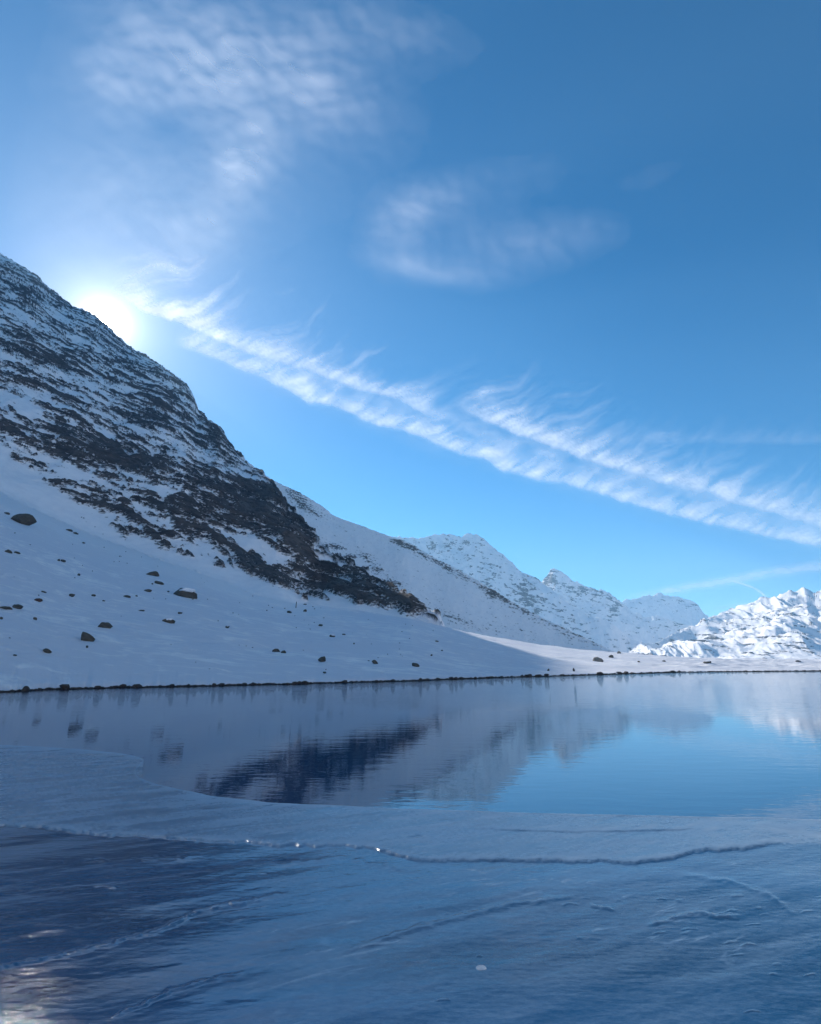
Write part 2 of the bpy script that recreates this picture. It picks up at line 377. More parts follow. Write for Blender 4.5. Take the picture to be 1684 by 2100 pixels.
_lb = np.array([(-300, 700), (0, 925), (50, 975), (100, 1012), (170, 1062), (250, 1118), (330, 1145), (400, 1180), (470, 1180), (540, 1212), (650, 1245), (760, 1262), (870, 1285), (1000, 1330)], float)
def low_bound(px): return np.interp(px, _lb[:, 0], _lb[:, 1])

def land(X, r, detail=True):
    """height and rock field of the near land at (tan azimuth, range)"""
    az = np.arctan(X); x, y = r * np.sin(az), r * np.cos(az)
    A, B = apron(X, r), rocky(X, r) - 40 * sstep(xof(895), xof(1000), X)
    H = smax(A, B, 5.0) if False else smax(A, B, 3.0) - 0.75 * np.exp(-((A - B) / 3.0) ** 2)
    rs = r_shore(X); rc = r_crest(X)
    up = sstep(rs + 1, rs + 25, r)
    H = H + up * (0.55 * fbm(x / 22, y / 22, 3, 3) + 0.16 * fbm(x / 5.5, y / 4.2, 3, 4)) + 0.05 * fbm(x / 1.5, y / 1.1, 2, 8) * sstep(rs, rs + 3, r)
    lit = sstep(xof(1250), xof(1450), X)
    H = H + lit * up * 0.8 * fbm(x / 11, y / 9, 3, 14) * (1 - sstep(.97, 1.03, r / rc))
    inA = sstep(-2.0, 6.0, B - A) * (X < X1000)
    rr = np.interp(X, _rrX, _rrr)
    edge = 1 - sstep(0.0, 0.16, np.abs(r - rr) / rr)
    # gullies and spurs running down the face
    gl = fbm(x / 75, y / 75, 3, 21) * 11 + ridged(x / 42 + 2, y / 90, 3, 22) * 5
    H = H + inA * gl * (1 - 0.92 * edge) * sstep(0, 60, r - rc) * sstep(X870, X560, X)
    px, py = project(x, y, H)
    # strata dipping to the right
    s_al = x * 0.86 + y * 0.30                            # along the strike
    s_ac = H + 0.36 * x + 6 * fbm(x / 60, H / 60, 3, 30)  # across the beds
    z = r / 400.0
    n = 0.80 * fbm(s_al / 36, s_ac / 7.0, 3, 41) + 0.85 * fbm(s_al / 13, s_ac / 2.6, 3, 42) + 1.0 * fbm(s_al / 4.5, s_ac / 1.2, 3, 43, .6)
    D = 0.40 + blobs(px, py, ROCK_ZONES) * 0.43
    D = D + 0.10 * fbm(x / 50, H / 50, 2, 50)
    lim = sstep(-6, 26, low_bound(px) + 16 * perlin(px / 40, py / 40, 51) - py)
    rockv = (D + 0.50 * n) * inA * lim - (1 - lim) * 0.3 * inA
    rock = np.clip(rockv, 0, 1)
    led = sstep(0.40, 0.60, rock)
    H = H + led * inA * (1.7 + 1.8 * sstep(.35, .75, D)) * (0.7 + 0.5 * n) + inA * 0.5 * edge * fbm(x / 7, y / 7, 3, 60)
    H = H + edge * inA * 3.6 * fbm(x / 13, y / 13, 5, 61, .6) * sstep(xof(900), xof(760), X)
    # thin dark line of bare ground at the waterline, a few bare patches on the sunlit shore
    wl = np.exp(-((r - rs - 0.15) / 0.22) ** 2) * 0.75
    small = sstep(.62, .8, fbm(x / 1.4, y / 1.4, 2, 71) + 0.25 * fbm(x / 20, y / 20, 2, 72)) * .7 * lit
    rock = np.maximum(rock, np.maximum(wl, small * up))
    return x, y, H, rock

def cols(x0, x1, n, ext=3.5, ne=14):
    mid = np.linspace(x0, x1, n); t = np.linspace(0, 1, ne + 1)[1:] ** 1.7
    return np.concatenate([(x0 - t * (ext + x0))[::-1], mid, x1 + t * (ext - x1)])
def r_split(X):
    rc = r_crest(X)
    return rc * (1.0 + 0.12 * sstep(X560, X640, X) + 0.45 * sstep(xof(840), X1000, X))

# snow slope
Xc = cols(-0.80, 0.80, 900)
rs = r_shore(Xc); rc = r_crest(Xc); re = r_split(Xc)
u = np.linspace(0, 1, 250)[:, None]
rr1 = 1 / ((1 / (rs - 2.0)) * (1 - u) + (1 / rc) * u)
u2 = np.linspace(0, 1, 31)[1:, None]
Rg = np.concatenate([rr1, rc + (re - rc) * u2 + 1e-4 * u2], 0)
XX = np.broadcast_to(Xc, Rg.shape)
x, y, H, rock = land(XX, Rg)
upper = sstep(.45, 1, (Rg - rs) / (rc - rs)) * sstep(xof(760), xof(560), XX)
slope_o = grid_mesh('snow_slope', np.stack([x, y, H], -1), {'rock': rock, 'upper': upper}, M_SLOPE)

# rocky mountain
Xa = np.concatenate([np.linspace(-3.2, -1.0, 24)[:-1], np.linspace(-1.0, X1000, 640)])
re = r_split(Xa); rrg = np.maximum(np.interp(Xa, _rrX, _rrr), re + 6)
u = np.linspace(0, 1, 600)[:, None]
Ra = 1 / ((1 / re) * (1 - u) + (1 / rrg) * u)
back = np.linspace(0, 1, 41)[1:, None] ** 1.6
Ra = np.concatenate([Ra, rrg + back * (rrg * 1.1)], 0)
XX = np.broadcast_to(Xa, Ra.shape)
x, y, H, rock = land(XX, Ra)
H = np.maximum(H, -1.45)
mount_o = grid_mesh('rocky_mountain', np.stack([x, y, H], -1), {'rock': rock}, M_ROCKY)

# ------------------------------------------------------------------ the snow hill behind it
def ridge_mass(name, outline, rpts, rbase, mat, ncol=300, nrow=200, power=1.1, gully=(40, 60, 8), bumps=(20, 2), jag=0.01,
               seed=0, rock_fn=None, back=0.6, extra=None, hbase=-1.0, ledge=1.0, xd=None):
    oX, ote = curve(outline); tX, tr = table(rpts)
    X = np.linspace(oX[0], oX[-1], ncol) if xd is None else np.concatenate([np.linspace(oX[0], xd, ncol - 60)[:-1], np.linspace(xd, oX[-1], 61)])
    te = np.interp(X, oX, ote); rr = np.interp(X, tX, tr)
    hr = CAM_H + rr * te
    rb = rbase(X) if callable(rbase) else rr - np.maximum(hr, 25) / rbase
    u = np.linspace(0, 1, nrow)[:, None]
    R = 1 / ((1 / rb) * (1 - u) + (1 / rr) * u)
    ub = (np.linspace(0, 1, 31)[1:, None]) ** 1.4
    R2 = rr + ub * (rr * 0.35 + 40)
    RR = np.concatenate([R, R2], 0); XX = np.broadcast_to(X, RR.shape)
    t = np.clip((RR - rb) / (rr - rb), 0, 1)
    H = hbase + (hr - hbase) * t ** power
    H = np.where(RR > rr, hr - (RR - rr) * back, H)
    az = np.arctan(XX); x, y = RR * np.sin(az), RR * np.cos(az)
    edge = 1 - sstep(0, 0.22, np.abs(RR - rr) / (rr - rb))
    g1, g2, ga = gully
    fall = (sstep(0, .15, t)) * (1 - 0.9 * edge)
    H = H + fall * ga * (fbm(x / g2, y / g2, 4, seed) + 0.6 * ridged(x / g1, y / (g1 * 1.8), 4, seed + 3))
    b1, ba = bumps
    H = H + sstep(0, .05, t) * (1 - 0.6 * edge) * ba * fbm(x / b1, y / b1, 5, seed + 7, 0.58)
    js = rr.mean() * jag * 2.6
    H = H + edge * jag * rr * 1.1 * fbm(x / js, y / js, 4, seed + 9, 0.55)
    if extra is not None: H = H + extra(XX, RR, t, x, y)
    px, py = project(x, y, H)
    rock = np.zeros_like(H) if rock_fn is None else np.clip(rock_fn(px, py, x, y, H, t), 0, 1)
    H = H + sstep(.42, .6, rock) * ledge
    return grid_mesh(name, np.stack([x, y, H], -1), {'rock': rock}, mat)
def YY0(X): return X * 0 + 0.37

HILL = [(500, 940), (530, 965), (558, 984), (580, 995), (600, 1004), (640, 1026), (665, 1042), (682, 1056), (705, 1066), (740, 1078), (770, 1089), (793, 1098), (812, 1104), (835, 1112),
        (870, 1132), (900, 1150), (930, 1163), (965, 1182), (1000, 1203), (1030, 1222), (1060, 1240), (1095, 1258), (1130, 1276), (1170, 1294), (1200, 1309), (1230, 1323), (1258, 1336), (1290, 1350), (1330, 1372)]
HZ = [(610, 1018, 34, 16, 35, .36), (640, 1050, 40, 9, 30, .3), (686, 1122, 26, 7, 10, .42), (716, 1143, 26, 7, -8, .42), (760, 1150, 30, 9, 40, .28), (799, 1196, 32, 8, 5, .42), (773, 1170, 20, 7, 20, .3),
      (813, 1111, 16, 5, 10, .42), (839, 1121, 24, 7, 15, .36), (786, 1236, 40, 12, 10, .4), (826, 1228, 30, 8, 8, .42), (760, 1215, 24, 14, 20, .3), (880, 1145, 60, 8, 28, .26), (945, 1180, 60, 9, 30, .25), (1013, 1218, 26, 11, 28, .5),
      (1060, 1245, 40, 9, 28, .25), (1190, 1305, 60, 9, 27, .25), (1120, 1280, 60, 10, 27, .15), (900, 1255, 60, 12, 18, .18), (960, 1280, 60, 8, 18, .15), (1040, 1290, 60, 12, 15, .1)]
def hill_rock(px, py, x, y, H, t):
    sp = fbm(x / 2.6 + .2 * H, H / 0.9, 2, 81)
    n = 0.5 * fbm(x / 8, (H + .3 * x) / 2.2, 3, 82) + 0.5 * sp
    return 0.205 + blobs(px, py, HZ) * 0.85 + 0.50 * n * (t > .03)
def hill_base(X): return r_split(X) * 1.0 + 18
ridge_mass('snow_hill', HILL, [(500, 940, 640), (700, 1065, 610), (900, 1150, 585), (1130, 1276, 560), (1330, 1372, 530)],
           1.15, M_HILL, 620, 330, 1.0, (60, 90, 5), (14, .8), 0.0016, 90, hill_rock, 0.5, hbase=0.5, ledge=0.7)

# ------------------------------------------------------------------ far mountains
def far_rock(lst, base=0.20, amp=0.45, s=34):
    def f(px, py, x, y, H, t):
        n = fbm(x / s, (H + .2 * x) / (s * .35), 4, 97) + .5 * fbm(x / (s * .3), H / (s * .12), 3, 98)
        return base + blobs(px, py, lst) * 0.62 + amp * n + .16 * (ridged(x / (s * 1.6), H / (s * 2.2), 3, 99) - .3)
    return f
M1 = [(640, 1180), (700, 1140), (760, 1112), (793, 1099), (832, 1103), (864, 1104), (880, 1100), (899, 1096), (932, 1097), (946, 1101), (959, 1095), (979, 1096), (996, 1109), (1015, 1124), (1040, 1145), (1060, 1163), (1071, 1175), (1090, 1181),
      (1101, 1187), (1118, 1200), (1150, 1222), (1178, 1243), (1210, 1262), (1244, 1276), (1284, 1305), (1320, 1325), (1350, 1341), (1380, 1358)]
ridge_mass('far_mountain', M1, [(640, 1180, 2300), (960, 1095, 2300), (1380, 1358, 2250)], 1.5, M_FAR, 420, 220, 0.9,
           (110, 240, 34), (45, 8), 0.003, 110, far_rock([(1072, 1212, 20, 30, 30, .5), (1000, 1190, 40, 40, 20, .22), (930, 1120, 70, 20, 0, .28), (1092, 1240, 22, 24, 0, .42), (1150, 1262, 60, 16, 35, .2)]), 0.9)
M2 = [(1070, 1230), (1095, 1205), (1112, 1190), (1122, 1180), (1130, 1169), (1137, 1166), (1146, 1170), (1155, 1174), (1163, 1181), (1172, 1189), (1191, 1196), (1219, 1207), (1240, 1211), (1252, 1217), (1262, 1227), (1272, 1236), (1285, 1245), (1300, 1255),
      (1325, 1265), (1352, 1266), (1385, 1276), (1410, 1284), (1430, 1288), (1460, 1302), (1500, 1325)]
ridge_mass('far_mountain', M2, [(1070, 1230, 3000), (1240, 1211, 2900), (1500, 1325, 2800)], 1.7, M_FAR, 320, 180, 0.85,
           (100, 220, 30), (45, 8), 0.004, 130, far_rock([(1125, 1182, 24, 16, 0, .6), (1200, 1212, 70, 10, 12, .45), (1262, 1247, 14, 24, 20, .5), (1180, 1235, 60, 24, 20, .22), (1400, 1290, 60, 10, 12, .2)], .18), 0.9)
M3 = [(1230, 1255), (1270, 1237), (1285, 1231), (1300, 1228), (1325, 1223), (1338, 1220), (1349, 1216), (1360, 1219), (1374, 1222), (1395, 1227), (1414, 1230), (1426, 1237), (1436, 1247), (1443, 1256), (1453, 1266), (1475, 1285), (1510, 1310)]
ridge_mass('far_mountain', M3, [(1230, 1250, 3700), (1510, 1300, 3700)], 1.9, M_FAR, 240, 150, 0.8, (160, 260, 20), (70, 7), 0.003, 150, far_rock([(1400, 1238, 70, 10, 5, .3), (1290, 1240, 30, 10, 0, .25)], .14), 0.9)
M4 = [(1430, 1290), (1450, 1272), (1460, 1264), (1471, 1259), (1480, 1256), (1491, 1252), (1502, 1251), (1512, 1259), (1522, 1267), (1545, 1285), (1570, 1300)]
ridge_mass('far_mountain', M4, [(1430, 1290, 3500), (1570, 1300, 3500)], 0.8, M_FAR, 120, 90, 0.9, (120, 200, 22), (50, 8), 0.003, 170, None, 0.9)
M5 = [(1290, 1335), (1315, 1312), (1345, 1313), (1362, 1306), (1378, 1299), (1406, 1291), (1425, 1287), (1443, 1283), (1465, 1281), (1487, 1279), (1505, 1275), (1524, 1268), (1545, 1256), (1560, 1246), (1575, 1241), (1585, 1236), (1601, 1224), (1621, 1217),
      (1640, 1213), (1650, 1209), (1660, 1213), (1668, 1216), (1684, 1208), (1760, 1190), (1850, 1150), (2000, 1165), (2150, 1120), (2400, 1150), (2800, 1060), (3300, 1090)]
def m5_extra(X, R, t, x, y):
    # ice-worn rock knolls under snow: folds running up to the right, rough knolls beside smooth snowfields
    w = fbm(x / 240, y / 240, 3, 201) * 80
    q = y - 1.4 * x
    rough = sstep(-.25, .35, fbm(x / 150 + 3, q / 420, 2, 208))
    a = 1 - np.abs(perlin((x + w) / 110, q / 520, 202)) * 2; b = 1 - np.abs(perlin((x + w * .6) / 46, q / 210 + .3, 203)) * 2
    c = ridged((x + w * .4) / 24, q / 90, 2, 204); g = fbm(x / 300, y / 320, 2, 207)
    d = fbm(x / 22, q / 60, 2, 205, .5)
    f = sstep(0, .2, t) * (1 - .75 * sstep(.88, 1, t))
    return f * (13 * a + 11 * b * (.35 + .65 * rough) + 9 * c * rough + 6 * d * rough + 44 * g - 8)
ridge_mass('far_mountain', M5, [(1290, 1330, 1500), (1345, 1313, 1600), (1487, 1279, 2100), (1560, 1246, 2400), (1684, 1204, 2600), (2400, 1150, 2600), (3300, 1090, 2600)], lambda X: 1150 + 0 * X, M_FAR, 620, 330, 1.05,
           (170, 300, 12), (90, 5), 0.002, 190, far_rock([(1600, 1262, 90, 16, -20, .16), (1470, 1300, 60, 14, -15, .14), (1640, 1320, 80, 14, 0, .16)], .20, .50, 24), 0.6, xd=xof(1800), extra=m5_extra)

def bounce_slope():  # unseen sunlit slope behind the camera, added to bounce light onto the shaded snow
    az = np.radians(np.linspace(78, 196, 260))[None, :]
    r = np.linspace(135, 900, 150)[:, None]
    t = np.clip((r - 120 - 25 * fbm(az * 4, az * 0, 2, 601)) / 420, 0, 1)
    x, y = r * np.sin(az), r * np.cos(az)
    top = 310 * (0.8 + 0.35 * fbm(az * 3, az * 0 + 5, 3, 602)) * sstep(math.radians(78), math.radians(100), az)
    H = -1.4 + top * t ** 1.1 - np.maximum(r - 560, 0) * 0.5
    H = H + sstep(0, .15, t) * (14 * fbm(x / 90, y / 90, 5, 603) + 8 * ridged(x / 50, y / 80, 4, 604))
    rock = np.clip(.12 + .5 * fbm(x / 16, H / 5, 4, 605) + .15 * fbm(x / 90, y / 90, 2, 606), 0, 1)
    grid_mesh('bounce_slope', np.stack([x + 0 * H, y + 0 * H, np.maximum(H, -1.5)], -1), {'rock': rock}, M_HILL, flip=True)
bounce_slope()

# ------------------------------------------------------------------ valley floor, water, ice
def quad_sheet(name, x0, x1, y0, y1, z, mat, nx=2, ny=2):
    xs = np.linspace(x0, x1, nx); ys = np.linspace(y0, y1, ny)
    P = np.zeros((ny, nx, 3)); P[..., 0] = xs; P[..., 1] = ys[:, None]; P[..., 2] = z
    return grid_mesh(name, P, {'rock': np.zeros((ny, nx))}, mat)
quad_sheet('ground', -4950, 4950, -4950, 4950, -1.6, M_FAR, 40, 40)

th = np.linspace(0, 2 * np.pi, 129)
wX = np.linspace(-3.2, 3.2, 200)
# the lake: a fan of strips from behind the camera out to just past the shore line
wr = r_shore(wX) + 1.0
waz = np.arctan(wX)
P = np.zeros((3, 200, 3))
P[0, :, 0] = wr * np.sin(waz) * 0.0 + np.linspace(-70, 70, 200); P[0, :, 1] = -45
P[1, :, 0] = np.linspace(-45, 60, 200) * 0 + wr * np.sin(waz) * 0.3; P[1, :, 1] = 3.0
P[2, :, 0] = wr * np.sin(waz); P[2, :, 1] = wr * np.cos(waz)
grid_mesh('lake_water', P, {}, M_WATER)

def unproj(px, py, z=0.0):
    X, te = ray(px, py); r = (z - CAM_H) / te; az = np.arctan(X)
    return r * np.sin(az), r * np.cos(az)
E = np.array([(-1400, 1506), (-700, 1518), (-300, 1526), (-100, 1530), (0, 1533), (60, 1535), (120, 1539), (180, 1543), (225, 1548), (262, 1553), (282, 1557), (293, 1562), (294, 1567), (286, 1573), (279, 1580), (275, 1587), (277, 1594),
              (284, 1601), (296, 1607), (315, 1613), (350, 1623), (390, 1632), (430, 1640), (480, 1647), (540, 1653), (620, 1658), (700, 1662), (800, 1666), (900, 1670), (1000, 1674), (1100, 1677.5), (1200, 1680), (1320, 1683), (1460, 1685), (1684, 1687), (2000, 1690), (2600, 1694), (3400, 1700)], float)
seg = np.r_[0, np.cumsum(np.hypot(np.diff(E[:, 0]), np.diff(E[:, 1]) * 2))]
s = np.concatenate([np.interp(np.linspace(0, 1, 25)[:-1], [0, 1], [0, seg[3]]), np.linspace(seg[3], seg[-4], 760), np.interp(np.linspace(0, 1, 20)[1:], [0, 1], [seg[-4], seg[-1]])])
ex, ey = np.interp(s, seg, E[:, 0]), np.interp(s, seg, E[:, 1])
ey = ey + 0.8 * fbm(ex / 90, ex * 0, 3, 301)
NR = 470
v = (np.linspace(0, 1, NR)[:, None]) ** 1.12
ixn = np.linspace(-1500, 3500, len(s))[None, :] * 0 + np.interp(s, [seg[0], seg[3], seg[-4], seg[-1]], [-1500, -220, 1900, 3500])[None, :]
bot = 2130.0
gx = ex[None, :] * (1 - v) + ixn * v
gy = ey[None, :] * (1 - v) + bot * v
x, y = unproj(gx, gy)
# continue under and behind the photographer
last = y[-1].copy(); lx = x[-1].copy()
ext = []
for k, yy in enumerate((3.2, 2.6, 1.8, 0.6, -2, -8, -20, -40)):
    tt = (k + 1) / 8
    ext.append((lx * (1 + 2.2 * tt), last * 0 + yy if k else np.minimum(last - .3, yy + 0 * last)))
ex_ = np.array([e[0] for e in ext]); ey_ = np.array([e[1] for e in ext])
x = np.concatenate([x, ex_]); y = np.concatenate([y, ey_])
px, py = project(x, y, 0 * x)
px = np.where(y < 2.5, 842, px); py = np.where(y < 2.5, 3000, py)

C1 = np.array([(-600, 1672), (-200, 1690), (0, 1700), (80, 1704), (200, 1716), (300, 1722), (400, 1730), (480, 1733), (560, 1739), (640, 1742), (700, 1741), (760, 1747), (800, 1757), (840, 1770), (880, 1774), (1000, 1771), (1100, 1774), (1200, 1773), (1300, 1777), (1360, 1772), (1405, 1762), (1440, 1751), (1480, 1752), (1530, 1747), (1580, 1738), (1700, 1735), (2200, 1730)], float)
c1 = np.interp(px, C1[:, 0], C1[:, 1]) + 3.0 * fbm(px / 60, px * 0, 3, 310) + 2.2 * perlin(px / 14, px * 0 + .5, 311) + 2.6 * fbm(px / 17, py / 9, 4, 314, .6)
d1 = py - c1
fade_r = 1 - sstep(1540, 1640, px)
front = sstep(3.5, -2.5, d1)                                   # 1 on the upper (far) plate
rough = fbm(x * 16, y * 11, 4, 320, .6)
lip = np.exp(-((d1 + 4.5) / 5.0) ** 2) * (0.45 + 0.55 * sstep(-.2, .5, fbm(px / 120, py * 0, 2, 312)))
Z = 0.030 + front * 0.018 * fade_r + lip * 0.0035 * fade_r * (1 + 0.9 * rough)
frost_and_glow = 0.38 * front + 0.03
frost_and_glow = frost_and_glow + lip * 0.40 * (0.7 + 0.8 * rough)
# a second faint plate edge to the right, higher up
C2 = np.array([(900, 1706), (1050, 1712), (1180, 1716), (1300, 1714), (1430, 1709)], float)
c2 = np.interp(px, C2[:, 0], C2[:, 1]) + 2 * perlin(px / 30, px * 0, 313); d2 = py - c2
w2 = sstep(880, 1080, px) * (1 - sstep(1380, 1460, px))
Z += w2 * 0.010 * sstep(1.5, -1, d2) * np.exp(np.minimum(d2, 0) / 25); frost_and_glow += w2 * 0.12 * np.exp(-((d2 + 5) / 6) ** 2)
def line_ridge(pts, w, h, fr, sd, gap=0.0):
    global Z, frost_and_glow
    p = np.array(pts, float); best = np.full(px.shape, 1e9)
    x0, x1 = p[:, 0].min() - 40, p[:, 0].max() + 40; y0, y1 = p[:, 1].min() - 40, p[:, 1].max() + 40
    m = (px > x0) & (px < x1) & (py > y0) & (py < y1)
    if not m.any(): return
    qx = px[m] + 3 * fbm(px[m] / 25, py[m] / 25, 2, sd); qy = py[m] + 4 * fbm(px[m] / 30, py[m] / 12, 3, sd + 1)
    b = np.full(qx.shape, 1e9)
    for (ax, ay), (bx, by) in zip(p[:-1], p[1:]):
        t = np.clip(((qx - ax) * (bx - ax) + (qy - ay) * (by - ay)) / ((bx - ax) ** 2 + (by - ay) ** 2), 0, 1)
        b = np.minimum(b, np.hypot(qx - ax - t * (bx - ax), (qy - ay - t * (by - ay))))
    tt = (qx - p[:, 0].min()) / (p[:, 0].max() - p[:, 0].min())
    k = np.exp(-(b / w) ** 2) * sstep(-.05, .12, tt) * (1 - sstep(.85, 1.05, tt)) * (1 - gap + gap * sstep(-.1, .3, fbm(px[m] / 18, py[m] / 18, 2, sd + 2)))
    Z[m] += k * h; frost_and_glow[m] += k * fr
line_ridge([(-100, 2012), (20, 1992), (130, 1970), (260, 1935), (330, 1915), (400, 1880), (500, 1858), (590, 1838)], 5, .014, .10, 400, .4)
line_ridge([(230, 2095), (290, 2070), (350, 2040), (420, 2020), (500, 2003)], 4, .010, .05, 404, .3)
line_ridge([(700, 1965), (834, 1920), (930, 1893), (1050, 1862), (1180, 1845)], 6, .010, .06, 408, .2)
line_ridge([(560, 1780), (700, 1765), (820, 1790), (900, 1800)], 4, .004, .0, 412, .3)
line_ridge([(1330, 1908), (1390, 1890), (1430, 1878), (1470, 1888), (1520, 1890)], 4, .012, .22, 416, .4)
line_ridge([(1395, 1800), (1500, 1815), (1580, 1845), (1640, 1890)], 5, .006, .04, 420, .2)
line_ridge([(1210, 1862), (1240, 1872), (1260, 1875)], 3, .008, .2, 424)
line_ridge([(832, 1726), (850, 1723), (870, 1724)], 2.5, -.010, -.2, 428)
line_ridge([(180, 1655), (250, 1652), (300, 1648)], 4, .006, .16, 430, .5)
line_ridge([(150, 1775), (230, 1772), (330, 1768), (420, 1760)], 5, .006, .12, 434, .6)
line_ridge([(60, 1835), (160, 1826), (260, 1822)], 4, .006, .10, 438, .5)
for k in range(36):
    if k < 20: ax, ay = rng.uniform(1330, 1700), rng.uniform(1840, 1960)
    else: ax, ay = rng.uniform(860, 1700), rng.uniform(1830, 2090)
    l = rng.uniform(8, 30)
    line_ridge([(ax - l / 2, ay + l * .1), (ax, ay - l * .05), (ax + l * .7, ay - l * .02)], 1.6, rng.uniform(.002, .005), rng.uniform(.08, .35), 450 + k, .2)
# wind-worked surface: low undulation and small hollows, drawn out along the wind
ca, sa = math.cos(math.radians(27)), math.sin(math.radians(27))
al, acr = x * ca + y * sa, -x * sa + y * ca
nearm = sstep(0, 12, d1)
Z += 0.012 * fbm(al / 2.6, acr / .8, 3, 330) + (0.0010 + .0012 * nearm) * fbm(al / .7, acr / .2, 3, 331)
Z += 0.0022 * rough * front
frost_and_glow += 0.16 * (fbm(al / 1.9, acr / .35, 4, 340)) + .05
frost_and_glow += 0.28 * sstep(1400, 1600, px) * np.exp(-((py - 1712) / 20) ** 2) * (0.6 + fbm(x * 3, y * 3, 3, 341))  # pale strip at the right: faint sunlit glow painted into the ice colour
dr = ridged(al / 1.5 + .3 * fbm(x, y, 2, 350), acr / .33, 4, 351, .6)
frost_and_glow += nearm * .55 * sstep(.70, .92, dr) * sstep(-.15, .35, fbm(x / 1.6, y / 1.6, 2, 352))
frost_and_glow += front * .22 * sstep(.1, .5, fbm(al / .9, acr / .22, 4, 353, .6)) - front * .16 * sstep(.1, .5, fbm(al / 1.3, acr / .3, 3, 354))
# glazed, darker ice in the lower left
frost_and_glow -= 0.25 * sstep(700, 300, px) * nearm
rim = np.exp(-np.arange(len(v)) / 3.0); rim = np.concatenate([rim, np.zeros(8)])[:, None]
frost_and_glow += rim * 0.55
Z = Z + rim * .008
Z = np.where(y < 2.5, 0.03, Z)
# rim drops into the water
P = np.stack([x, y, Z], -1)
skirt = P[:1].copy(); skirt[..., 2] = -0.12
P = np.concatenate([skirt, P], 0); frost_and_glow = np.concatenate([frost_and_glow[:1] * 0, frost_and_glow], 0)
grid_mesh('lake_ice', P, {'frost_and_glow': np.clip(frost_and_glow, 0, 1)}, M_ICE, flip=True)

# ------------------------------------------------------------------ boulders, stones, post
def rock_mesh(name, seed, flat=0.5, pts=16, sub=2, mat=None, rough=0.06):
    r = random.Random(seed); bm = bmesh.new()
    for _ in range(pts):
        v_ = Vector((r.gauss(0, 1), r.gauss(0, 1), r.gauss(0, 1))).normalized() * r.uniform(.75, 1.0)
        bm.verts.new((v_.x, v_.y * .85, v_.z))
    res = bmesh.ops.convex_hull(bm, input=bm.verts)
    bmesh.ops.delete(bm, geom=[g for g in res['geom_interior'] if isinstance(g, bmesh.types.BMVert)], context='VERTS')
    bmesh.ops.triangulate(bm, faces=bm.faces)
    for _ in range(sub):
        bmesh.ops.subdivide_edges(bm, edges=bm.edges, cuts=1, use_grid_fill=True, smooth=0.18)
    for v_ in bm.verts:
        n = float(perlin(np.array([v_.co.x * 2.3 + seed]), np.array([v_.co.y * 2.3 + v_.co.z * 1.7]), seed)[0])
        v_.co *= 1 + rough * n * 2.2
    bmesh.ops.recalc_face_normals(bm, faces=bm.faces)
    # unit: width 2 -> 1, height 2 -> 1
    xs = [v_.co.x for v_ in bm.verts]; zs = [v_.co.z for v_ in bm.verts]; ys = [v_.co.y for v_ in bm.verts]
    for v_ in bm.verts:
        v_.co = Vector(((v_.co.x - (min(xs) + max(xs)) / 2) / (max(xs) - min(xs)), (v_.co.y - (min(ys) + max(ys)) / 2) / (max(ys) - min(ys)), (v_.co.z - min(zs)) / (max(zs) - min(zs))))
    me = bpy.data.meshes.new(name); bm.to_mesh(me); bm.free()
    if mat: me.materials.append(mat)
    return me

def hit(px, py):
    X, te = ray(px, py); X = float(X); te = float(te)
    r = np.linspace(float(r_shore(np.array([X]))[0]) - 1, float(r_crest(np.array([X]))[0]) * 1.45, 1500)
    xx, yy, HH, _ = land(np.full(r.shape, X), r)
    d = (HH - CAM_H) - te * r
    k = np.argmax(d > 0)
    if d[k] <= 0: k = np.argmin(np.abs(d[:700]))
    return float(xx[k]), float(yy[k]), float(HH[k]), float(r[k])

